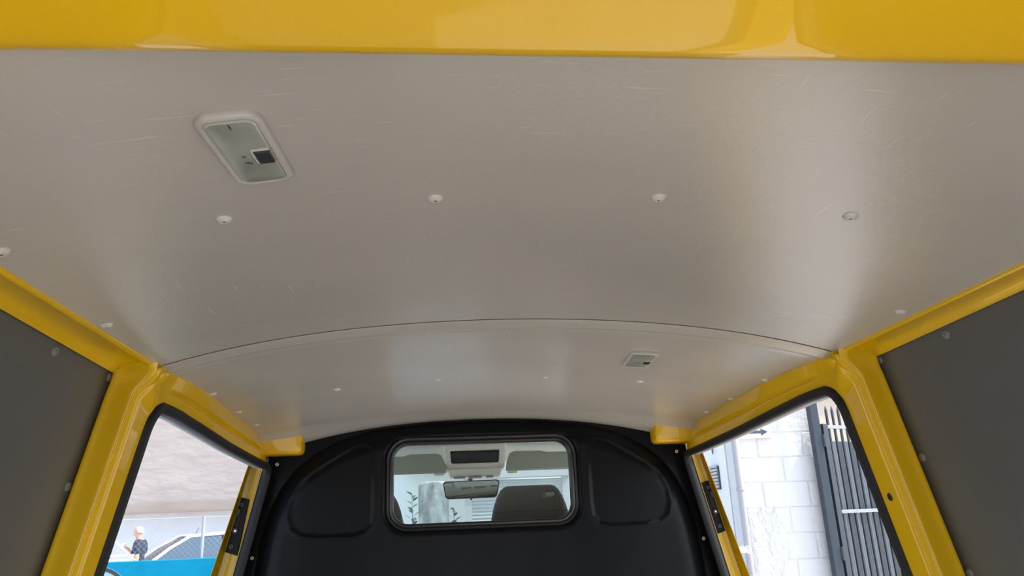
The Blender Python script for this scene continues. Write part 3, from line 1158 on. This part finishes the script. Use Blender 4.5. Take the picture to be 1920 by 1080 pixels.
# --- right: white block wall
bw = empty('block_wall', (2.6, 6.1, 0))
tag(bw, 'white painted concrete block wall beside the grey gate', 'wall')
X0, X1 = 2.25, 3.0
MB().box(X0 + .003 - 2.6, X1 - 2.6, -.0015, .2, 0, 3.2).build('wall_core', 'plaster', bw)
blk = {}
row = 0
z = 1.02
random.seed(3)
while z < 3.1:
    x = X0 - (.20 if row % 2 else 0)
    while x < X1 - .02:
        x0, x1 = max(x, X0 + .004), min(x + .39, X1)
        if x1 - x0 > .04:
            key = (round(x1 - x0, 3), random.randint(0, 2))
            if key not in blk:
                w_, h_ = x1 - x0 - .004, .195
                mb = MB()
                rows = []
                for e, y in ((0, .04), (0, .006), (.006, .0)):
                    rr = []
                    for a, c in rrect(w_ - 2 * e, h_ - 2 * e, .008, 2):
                        rr.append((a + random.uniform(-.003, .003), y, c + random.uniform(-.003, .003)))
                    rows.append(rr)
                mb.grid(rows, closed_v=True)
                mb.f.append(tuple(range(len(mb.v) - len(rows[0]), len(mb.v))))
                me = mb.mesh('block')
                me.materials.append(M['block'])
                blk[key] = me
            o = link(bpy.data.objects.new('block', blk[key]), bw)
            o.location = ((x0 + x1) / 2 - 2.6, random.uniform(-.005, .0) - .004, z + .1)
            o.rotation_euler = (0, random.uniform(-.006, .006), 0)
        x += .40
    z += .20
    row += 1
# rough plaster patches low on the blocks
nx, nz = 40, 60
rows = []
rng = np.random.RandomState(5)
for i in range(nz + 1):
    r = []
    for j in range(nx + 1):
        u, v = j / nx, i / nz
        xx = .03 + u * (.40 - .12 * v + .03 * math.sin(v * 17))
        zz = .0 + v * 1.62 + .02 * math.sin(u * 14)
        edge = min(u, 1 - u, 1 - v) * 6
        d = .006 + .014 * min(1, edge) + rng.uniform(-.004, .004)
        if edge <= 0:
            d = -.02
        r.append((X0 + xx - 2.6, -.006 - d, zz))
    rows.append(r)
MB().grid(rows).build('plaster_patch', 'plaster', bw, smooth=50)

# --- return wall left of the drainpipe, facing the van
rw = empty('side_building', (2.3, 7.6, 0))
tag(rw, 'smooth pale side wall in shade left of the drainpipe', 'building')
MB().box(-.05, .55, -1.28, 2.5, 0, 4.2).build('building_wall', 'smooth_wall', rw)
wy0, wy1, wz0, wz1 = 6.50, 6.70, 1.79, 1.99
MB().box(-.064, -.050, wy0 - 7.6, wy1 - 7.6, wz0, wz1).build('window_opening', 'paper_dark', rw)
for k in range(7):
    zz = wz0 + .015 + k * (wz1 - wz0) / 7
    MB().box(-.078, -.060, wy0 - 7.6 + .01, wy1 - 7.6 - .01, zz, zz + .020).build('window_slat', 'slat', rw)
hk = MB().tube([(-.065, 6.56 - 7.6, 2.20), (-.07, 6.56 - 7.6, 2.15), (-.07, 6.545 - 7.6, 2.12), (-.07, 6.56 - 7.6, 2.095), (-.07, 6.575 - 7.6, 2.12), (-.07, 6.565 - 7.6, 2.15)], .004, 6)
hk.build('wire_hook', 'arrow', rw, smooth=50)

dp = empty('drainpipe', (2.235, 6.03, 0))
tag(dp, 'grey lilac drainpipe running down the white wall corner', 'pipe')
MB().tube([(0, 0, 0), (0, 0, 3.4)], .028, 14).build('pipe_tube', 'pipe', dp, smooth=50)
for zz in (.5, 1.12, 1.77, 2.5):
    MB().lathe([(.033, zz - .012), (.036, zz), (.033, zz + .012)], 14).build('pipe_bracket', 'pipe', dp, smooth=50)
hb = empty('wall_bar', (2.16, 5.99, 1.31))
tag(hb, 'short white horizontal bar behind the drainpipe', 'bar')
MB().box(-.10, .05, -.02, .02, -.022, .022).build('bar_rail', 'white_metal', hb, bevel=.004)
MB().box(.05, .055, -.03, .11, -.03, .03).build('bar_plate', 'white_metal', hb)

# arrow sign
sg = empty('arrow_sign', (2.45, 6.07, 2.225))
tag(sg, 'white wall sign with a dark arrow pointing right', 'sign')
MB().box(-.16, .13, -.004, .004, -.05, .05).build('sign_board', 'sign', sg)
b = MB()
b.prism([(-.13, -.012), (.035, -.012), (.035, -.030), (.095, .0), (.035, .030), (.035, .012), (-.13, .012)], -.0055, -.0042, 'y')
b.build('arrow_mark', 'arrow', sg)

# gate posts and gate
gp = empty('gate_post', (2.925, 6.0, 0))
tag(gp, 'tall dark blue grey gate post against the white wall', 'post')
MB().box(-.035, .035, -.035, .035, 0, 2.75).build('post_shaft', 'gate_post', gp, bevel=.004)
for zz in (.6, 1.25, 2.13):
    MB().lathe([(.001, zz - .05), (.016, zz - .05), (.016, zz + .05), (.001, zz + .05)], 10, origin=(.045, -.03, 0)).build('hinge', 'gate_bar', gp, smooth=40)
gt = empty('metal_gate', (2.985, 6.02, 0), math.radians(20))
tag(gt, 'grey sheet metal gate with spiked vertical bars', 'gate')
MB().box(.0, .055, -.03, .03, .05, 2.27).build('gate_stile', 'gate_post', gt, bevel=.003)
for zz in (.25, 1.565, 2.245):
    MB().box(.055, 1.9, -.030, -.012, zz - .014, zz + .014).build('gate_rail', 'gate', gt, bevel=.002)
for k in range(26):
    x = .085 + k * .070
    b = MB()
    b.box(x - .008, x + .008, -.016, .000, .1, 2.385)
    b.add([(x - .008, -.016, 2.385), (x + .008, -.016, 2.385), (x + .008, 0, 2.385), (x - .008, 0, 2.385), (x, -.008, 2.43)], [(0, 1, 4), (1, 2, 4), (2, 3, 4), (3, 0, 4)])
    b.build('gate_bar', 'gate_bar', gt)
for k in range(13):
    x = .055 + k * .14
    pts = [(x, .028), (x + .02, .028), (x + .03, .010), (x + .10, .010), (x + .11, .028), (x + .14, .028)]
    b = MB()
    rows = [[(p[0], p[1], zz) for p in pts] for zz in (.1, 2.13)]
    b.grid(rows)
    b.build('sheet_panel', 'gate', gt)
bb = empty('far_wall', (4.6, 9.5, 0))
tag(bb, 'beige rendered wall rising behind the metal gate', 'wall')
MB().box(-1.2, 3.5, 0, .3, 0, 5.5).build('render_face', 'beige_wall', bb)
MB().box(-1.2, 3.5, -.05, 0, 3.05, 3.12).build('wall_ledge', 'beige_wall', bb)

# --- left: stucco building with an overhanging upper storey
lb = empty('stucco_building', (-8.5, 22.0, 0))
tag(lb, 'large pale stucco building with overhanging upper storey', 'building')
pr = [(0, 9), (0, 2.58)]
for a in np.linspace(0, 90, 8):
    a = math.radians(a)
    pr.append((.30 - .30 * math.cos(a), 2.54 - .30 * math.sin(a)))
pr += [(2.2, 2.24), (2.2, 9)]
rows = [[(x, p[0], p[1]) for p in pr] for x in np.linspace(-6, 5.2, 30)]
MB().grid(rows).build('upper_storey', 'stucco', lb, smooth=50)
MB().box(-6, 5.2, .75, 2.2, 0, 2.3).build('lower_wall', 'stucco_low', lb)

# cyan wall with a mural
cwall = empty('cyan_wall', (-3.2, 8.0, 0))
tag(cwall, 'low cyan painted wall with a partly seen mural', 'wall')
MB().box(-2.4, 2.0, 0, .16, 0, 1.367).build('wall_body', 'cyan', cwall, bevel=.006)
def arc_band(cx, cz, rx, rz, w, a0, a1, y, n=28):
    b = MB()
    rows = []
    for k in range(n + 1):
        a = math.radians(a0 + (a1 - a0) * k / n)
        rows.append([(cx + (rx - q) * math.cos(a), yy, cz + (rz - q) * math.sin(a)) for q, yy in ((0, y), (0, y - .002), (w, y - .002), (w, y))])
    return b.grid(rows)
ex, ez = -.345, 1.12
b = MB()
b.add([(ex + .29 * math.cos(t), -.0015, ez + .215 * math.sin(t)) for t in np.linspace(0, 2 * math.pi, 33)[:-1]], [tuple(range(32))])
b.build('mural_fill', 'mural_pale', cwall)
arc_band(ex, ez, .285, .21, .035, -10, 190, -.0015).build('mural_arc', 'mural_dark', cwall)
for k, (dx, dz, l, h) in enumerate(((-.10, .10, .20, .035), (-.03, .045, .23, .035), (.02, -.02, .24, .035))):
    b = MB()
    b.add([(ex + dx - l / 2, -.003, ez + dz - h), (ex + dx, -.003, ez + dz + h * .3), (ex + dx + l / 2, -.003, ez + dz + h), (ex + dx + l * .1, -.003, ez + dz - h * .5)], [(0, 1, 2, 3)])
    b.build('mural_feather', 'mural_blue', cwall)
arc_band(.80, 1.05, .16, .16, .05, 0, 180, -.0015).build('mural_arc', 'mural_dark', cwall)

# chain link fence on the wall
fn = empty('chain_link_fence', (-3.2, 8.20, 0))
tag(fn, 'chain link fence with steel post behind the cyan wall', 'fence')
for x in (.575, -1.2, 1.9):
    MB().tube([(x, 0, 0), (x, 0, 1.775)], .017, 10).build('fence_post', 'galv', fn, smooth=50)
MB().tube([(-1.18, -.02, 2.38), (-.06, -.02, 1.37)], .009, 8).build('fence_brace', 'white_metal', fn, smooth=50)
b = MB()
z0, z1 = 1.30, 1.76
sp = .055
k = -1.6
while k < 2.0:
    for sgn in (1, -1):
        x0, x1 = (k, k + (z1 - z0)) if sgn > 0 else (k + (z1 - z0), k)
        b.tube([(x0, .0, z0), (x1, .0, z1)], .0011, 3, cap=False)
    k += sp
wm = b.build('wire_mesh', 'wire', fn)
wm['kind'] = 'stuff'
MB().tube([(-1.6, 0, 1.765), (2.0, 0, 1.765)], .0035, 6).build('tension_wire', 'wire', fn)

# white railing left of the man
rl = empty('white_railing', (-4.08, 10.0, 0))
tag(rl, 'low white railing left of the walking man', 'railing')
MB().box(-.75, .10, -.02, .02, 1.372, 1.40).build('top_rail', 'white_metal', rl, bevel=.004)
MB().box(-.75, .10, -.02, .02, 1.325, 1.345).build('lower_rail', 'white_metal', rl, bevel=.004)
for x in (-.7, -.45, -.2, .07):
    MB().box(x - .025, x + .025, -.018, .018, 0, 1.40).build('rail_post', 'white_metal', rl, bevel=.003)
MB().box(-.42, -.36, -.02, .02, 1.40, 1.47).build('rail_knob', 'gate_bar', rl, bevel=.006)

# white car beyond the fence (front to the left)
car = empty('parked_car', (-5.95, 18.5, .06), math.radians(30))
tag(car, 'white hatchback with dark windows parked beyond the fence', 'car')
secs = []
prof = [(-2.0, .45, .62), (-1.95, .40, .80), (-1.6, .35, .93), (-1.0, .33, 1.02), (-.4, .33, 1.04), (.6, .33, 1.06), (1.4, .33, 1.08), (1.85, .36, 1.05), (1.98, .45, .85), (2.0, .5, .7)]
rows = []
for x, zb, zt in prof:
    hw = .86 if abs(x) < 1.7 else .86 - .25 * (abs(x) - 1.7) / .3
    rows.append([(x, hw * yy, zb + (zt - zb) * zz) for yy, zz in ((-.9, 0), (-1, .25), (-1, .7), (-.93, .95), (-.8, 1), (0, 1.03), (.8, 1), (.93, .95), (1, .7), (1, .25), (.9, 0))])
b = MB().grid(rows)
n_ = 11
b.f += [tuple(range(n_)), tuple(range(len(b.v) - n_, len(b.v)))]
b.build('car_body', 'car_white', car, smooth=50)
low = [(-1.05, .80), (1.90, .80)]
top = [(-.10, .60), (1.45, .58)]
def G(x, y, z):
    return (x, y, z)
zl, zt = 1.03, 1.52
gl = [(-1.0, -.78, zl), (-1.0, .78, zl), (1.85, .78, zl), (1.85, -.78, zl), (-.22, -.60, zt), (-.22, .60, zt), (1.35, .60, zt), (1.35, -.60, zt)]
MB().add([gl[i] for i in (0, 1, 5, 4)], [(0, 1, 2, 3)]).build('windscreen', 'car_glass', car)
MB().add([gl[i] for i in (2, 3, 7, 6)], [(0, 1, 2, 3)]).build('rear_window', 'car_glass', car)
for sy, idx in ((-1, (0, 4, 7, 3)), (1, (1, 2, 6, 5))):
    a = [Vector(gl[i]) for i in idx]
    a0, a1 = (Vector(gl[0 if sy < 0 else 1]), Vector(gl[4 if sy < 0 else 5]))
    c0, c1 = (Vector(gl[3 if sy < 0 else 2]), Vector(gl[7 if sy < 0 else 6]))
    m0, m1 = a0.lerp(c0, .52), a1.lerp(c1, .45)
    MB().add([a0, m0, m1, a1], [(0, 1, 2, 3)]).build('side_window', 'car_glass_blue', car)
    MB().add([m0, c0, c1, m1], [(0, 1, 2, 3)]).build('side_window', 'car_glass', car)
    MB().tube([a0, a0.lerp(a1, .5) + Vector((-.02, 0, .02)), a1], .035, 8).build('roof_pillar', 'car_white', car, smooth=50)
    MB().tube([m0, m1], .028, 8).build('roof_pillar', 'car_glass', car, smooth=50)
    MB().tube([c0, c1], .06, 8).build('roof_pillar', 'car_white', car, smooth=50)
    MB().tube([a1, a1.lerp(c1, .5) + Vector((0, 0, .045)), c1], .035, 8).build('roof_rail', 'car_white', car, smooth=50)
rows = []
for x, zz in ((-.25, 1.53), (.1, 1.575), (.6, 1.595), (1.1, 1.58), (1.38, 1.53)):
    rows.append([(x, .61 * u, zz - .03 * u * u) for u in np.linspace(-1, 1, 9)])
MB().grid(rows).build('car_roof', 'car_white', car, smooth=60, solid=.02)
MB().tube([(.0, -.1, 1.58), (.06, -.1, 1.70)], .006, 6).build('antenna', 'gate_bar', car)
for x in (-1.25, 1.25):
    for y in (-.80, .80):
        w = MB().lathe([(.02, -.11), (.20, -.11), (.31, -.09), (.32, 0), (.31, .09), (.20, .11), (.02, .11)], 20, axis=(0, 1, 0)).build('wheel', 'tyre', car, smooth=40)
        w.location = (x, y, .32)

# plain post edge of second light strip behind the man
# --- the walking man
def skinned(name, joints, edges, material, parent=None, root_i=0, sub=2):
    me = bpy.data.meshes.new(name)
    me.from_pydata([j[0] for j in joints], edges, [])
    me.materials.append(M[material])
    o = link(bpy.data.objects.new(name, me), parent)
    md = o.modifiers.new('skin', 'SKIN')
    md.use_smooth_shade = True
    if not me.skin_vertices:
        bpy.context.view_layer.objects.active = o
    sv = me.skin_vertices[0].data
    for i, j in enumerate(joints):
        r = j[1]
        sv[i].radius = r if isinstance(r, tuple) else (r, r)
        sv[i].use_root = (i == root_i)
    s_ = o.modifiers.new('sub', 'SUBSURF')
    s_.levels = s_.render_levels = sub
    return o


# local frame: faces -x, +y away from the camera
J = [((0, 0, .95), .11), ((.005, 0, 1.12), .105), ((.02, 0, 1.32), .115), ((.035, 0, 1.45), .10), ((.02, 0, 1.52), .055), ((0, 0, 1.56), .055),
     ((-.02, 0, 1.63), (.088, .074)), ((-.02, 0, 1.69), (.082, .072)), ((-.01, 0, 1.725), .05),
     # near arm (his left, towards the camera)
     ((.035, -.13, 1.45), .062), ((.06, -.18, 1.42), .056), ((.09, -.24, 1.26), .047), ((.10, -.25, 1.14), .042), ((.0, -.24, 1.07), .036), ((-.10, -.22, 1.03), .028), ((-.15, -.21, 1.02), .03), ((-.19, -.20, 1.00), .022),
     # far arm, raised forward with a cup
     ((.035, .13, 1.45), .062), ((.04, .18, 1.42), .056), ((.03, .22, 1.27), .047), ((-.02, .21, 1.18), .042), ((-.12, .16, 1.26), .035), ((-.19, .12, 1.33), .028), ((-.22, .10, 1.36), .03), ((-.24, .08, 1.38), .022),
     # legs
     ((0, -.09, .86), .095), ((-.10, -.09, .52), .062), ((-.06, -.09, .30), .055), ((-.02, -.09, .09), .04), ((-.10, -.09, .035), .035), ((-.17, -.09, .03), .03),
     ((0, .09, .86), .095), ((.06, .09, .50), .062), ((.16, .09, .30), .055), ((.26, .09, .12), .04), ((.20, .09, .05), .035), ((.14, .09, .035), .03)]
ED = [(0, 1), (1, 2), (2, 3), (3, 4), (4, 5), (5, 6), (6, 7), (7, 8), (3, 9), (9, 10), (10, 11), (11, 12), (12, 13), (13, 14), (14, 15), (15, 16),
      (3, 17), (17, 18), (18, 19), (19, 20), (20, 21), (21, 22), (22, 23), (23, 24), (0, 25), (25, 26), (26, 27), (27, 28), (28, 29), (29, 30), (0, 31), (31, 32), (32, 33), (33, 34), (34, 35), (35, 36)]
man = skinned('person', J, ED, 'skin')
man.location = (-5.93, 15.2, .02)
man.scale = (1.02, 1.02, 1.02)
tag(man, 'grey haired man in navy shirt walking left behind the fence holding a cup', 'person')
SJ = [((.0, 0, .93), .135), ((.005, 0, 1.12), .125), ((.02, 0, 1.32), .132), ((.035, 0, 1.45), .115), ((.025, 0, 1.505), .066),
      ((.035, -.13, 1.45), .078), ((.06, -.185, 1.42), .073), ((.08, -.235, 1.30), .068), ((.085, -.24, 1.24), .066), ((.035, .13, 1.45), .078), ((.04, .185, 1.42), .073), ((.033, .222, 1.30), .068), ((.03, .222, 1.25), .066)]
skinned('shirt', SJ, [(0, 1), (1, 2), (2, 3), (3, 4), (3, 5), (5, 6), (6, 7), (7, 8), (3, 9), (9, 10), (10, 11), (11, 12)], 'navy', man)
TJ = [((0, 0, .98), .128), ((0, 0, .92), .13), ((0, -.09, .84), .110), ((-.10, -.09, .52), .080), ((-.06, -.09, .30), .075), ((-.02, -.09, .12), .07), ((0, .09, .84), .110), ((.06, .09, .50), .080), ((.16, .09, .30), .075), ((.25, .09, .14), .07)]
skinned('trousers', TJ, [(0, 1), (1, 2), (2, 3), (3, 4), (4, 5), (1, 6), (6, 7), (7, 8), (8, 9)], 'trouser', man)
for pts in ([(-.0, -.09, .05), (-.10, -.09, .045), (-.18, -.09, .035)], [(.28, .09, .10), (.20, .09, .055), (.12, .09, .035)]):
    MB().tube(pts, [.045, .048, .035], 10).build('shoe', 'tyre', man, smooth=60)
# hair: cap over the top and back of the skull
rows = []
for th in np.linspace(0, 100, 10):
    t = math.radians(th)
    rows.append([(-.012 + .094 * math.sin(t) * math.cos(a) * 1.06, .080 * math.sin(t) * math.sin(a), 1.645 + .098 * math.cos(t))
                 for a in np.linspace(0, 2 * math.pi, 25)[:-1]])
rows = [[(p[0] + (.012 if p[0] < -.03 else 0) + (.035 if p[0] < -.06 and p[2] < 1.70 else 0), p[1], max(p[2], 1.60 if p[0] > 0 else 1.665)) for p in r] for r in rows]
MB().grid(rows, closed_v=True).build('hair', 'hair', man, smooth=70)
b = MB()
b.add([(-.118, 0, 1.625), (-.085, -.016, 1.612), (-.085, .016, 1.612), (-.092, 0, 1.662)], [(0, 1, 3), (0, 3, 2), (0, 2, 1)])
b.build('nose', 'skin', man, subsurf=1)
for sy in (-1, 1):
    MB().lathe([(.001, .006), (.012, .006), (.020, .0), (.014, -.004)], 12, axis=(0, sy, 0), origin=(.0, sy * .074, 1.635)).build('ear', 'skin', man, smooth=60)
    MB().lathe([(.0005, .004), (.006, .003), (.009, -.002)], 10, axis=(-1, 0, 0), origin=(-.098, sy * .032, 1.652)).build('eye', 'hole', man, smooth=60)
MB().box(-.106, -.094, -.022, .022, 1.583, 1.588).build('mouth', 'trouser', man)
# fingers, curled round the cup and relaxed on the near hand
for base, tip, y0, dy in (((-.20, 1.00), (-.235, .955), -.225, .0165), ((-.245, 1.385), (-.285, 1.40), .060, .0165)):
    for k in range(4):
        y = y0 + dy * k
        l = (.85, 1, .95, .75)[k]
        mx = (base[0] + (tip[0] - base[0]) * .6 * l - .008, base[1] + (tip[1] - base[1]) * .6 * l + .006)
        MB().tube([(base[0] + .02, y, base[1]), (mx[0], y, mx[1]), (base[0] + (tip[0] - base[0]) * l, y, base[1] + (tip[1] - base[1]) * l)], [.0095, .0088, .007], 8).build('finger', 'skin', man, smooth=60)
    MB().tube([(base[0] + .03, y0 - .006, base[1] - .005), (base[0] - .005, y0 - .026, base[1] + .01), (base[0] - .03, y0 - .024, base[1] + .016)], [.011, .010, .008], 8).build('thumb', 'skin', man, smooth=60)
cup = empty('paper_cup', (-5.93 - .285, 15.29, 1.385))
tag(cup, 'white paper cup in the walking man raised hand', 'cup')
MB().lathe([(.001, 0), (.030, 0), (.040, .105), (.001, .105)], 18).build('cup_wall', 'cup', cup, smooth=40)
MB().lathe([(.001, .116), (.036, .116), (.042, .110), (.042, .102), (.039, .102)], 18).build('cup_lid', 'white_metal', cup, smooth=40)

# --- straight ahead, seen through the windscreen
fwall = empty('street_wall', (0, 13.0, 0))
tag(fwall, 'bright pale wall across the street ahead of the windscreen', 'wall')
MB().box(-3.0, 4.0, 0, .3, 0, 4.2).build('wall_face', 'front_wall', fwall)
MB().box(-3.0, 4.0, -.06, 0, 2.72, 2.80).build('wall_band', 'shutter', fwall)
MB().box(-.9, 1.1, -.9, 0, 2.52, 2.72).build('canopy', 'far_roof', fwall)
pl = empty('weathered_pillar', (-.32, 11.0, 0))
tag(pl, 'weathered grey gate pillar with rounded top ahead of the windscreen', 'pillar')
pts = [(-.22, 0), (.22, 0), (.22, 2.13), (.20, 2.17), (.02, 2.19), (-.12, 2.18), (-.20, 2.16), (-.22, 2.12)]
MB().prism(pts, -.18, .18, 'y').build('pillar_block', 'weathered', pl, bevel=.02)
MB().box(-.24, .24, -.20, .20, 0, .35).build('pillar_foot', 'weathered', pl, bevel=.02)
sh = empty('roller_shutter', (.62, 11.3, 0))
tag(sh, 'pale roller shutter of horizontal slats right of the pillar', 'shutter')
MB().box(-.50, -.40, -.03, .06, 0, 2.35).build('shutter_guide', 'shutter', sh)
MB().box(.95, 1.05, -.03, .06, 0, 2.35).build('shutter_guide', 'shutter', sh)
sl = None
for k in range(44):
    pts = [(0, .0), (-.012, .010), (-.016, .025), (-.012, .040), (0, .0485)]
    if sl is None:
        sl = MB().prism(pts, -.40, .95, 'x').build('shutter_slat', 'shutter', sh)
    else:
        dup(sl, sh)
    # each slat rides one pitch higher
    last = [o for o in sh.children if o.name.startswith('shutter_slat')][-1]
    last.location = (0, 0, k * .05) if last is not sl else (0, 0, 0)
MB().box(-.52, 1.07, -.10, .08, 2.22, 2.48).build('shutter_box', 'shutter', sh, bevel=.01)


def weed(x, y, h, label, seed):
    rnd = random.Random(seed)
    root = empty('tall_weed', (x, y, 0))
    tag(root, label, 'plant', 'weeds ahead of the windscreen')
    MB().tube([(0, 0, 0), (.02, 0, h * .5), (-.01, .01, h)], [.012, .008, .003], 6).build('stem', 'leaf', root)
    lf = None
    for k in range(34):
        t = .35 + .65 * k / 34
        ang = k * 2.4 + rnd.uniform(-.4, .4)
        l = (.27 - .15 * t) * rnd.uniform(.8, 1.2)
        b = MB()
        w = l * .26
        pz = h * t
        d = Vector((math.cos(ang), math.sin(ang), .75)).normalized()
        sd_ = Vector((-math.sin(ang), math.cos(ang), 0))
        p0 = Vector((0, 0, pz))
        b.add([p0, p0 + d * l * .5 + sd_ * w, p0 + d * l + Vector((0, 0, -.02)), p0 + d * l * .5 - sd_ * w, p0 + d * l * .5 + Vector((0, 0, .006))], [(0, 1, 4), (1, 2, 4), (2, 3, 4), (3, 0, 4)])
        b.build('leaf', 'leaf', root)
    return root


weed(-.60, 10.4, 2.02, 'tall leafy weed left of the weathered pillar', 1)
weed(-.045, 10.4, 1.80, 'shorter leafy weed right of the weathered pillar', 2)
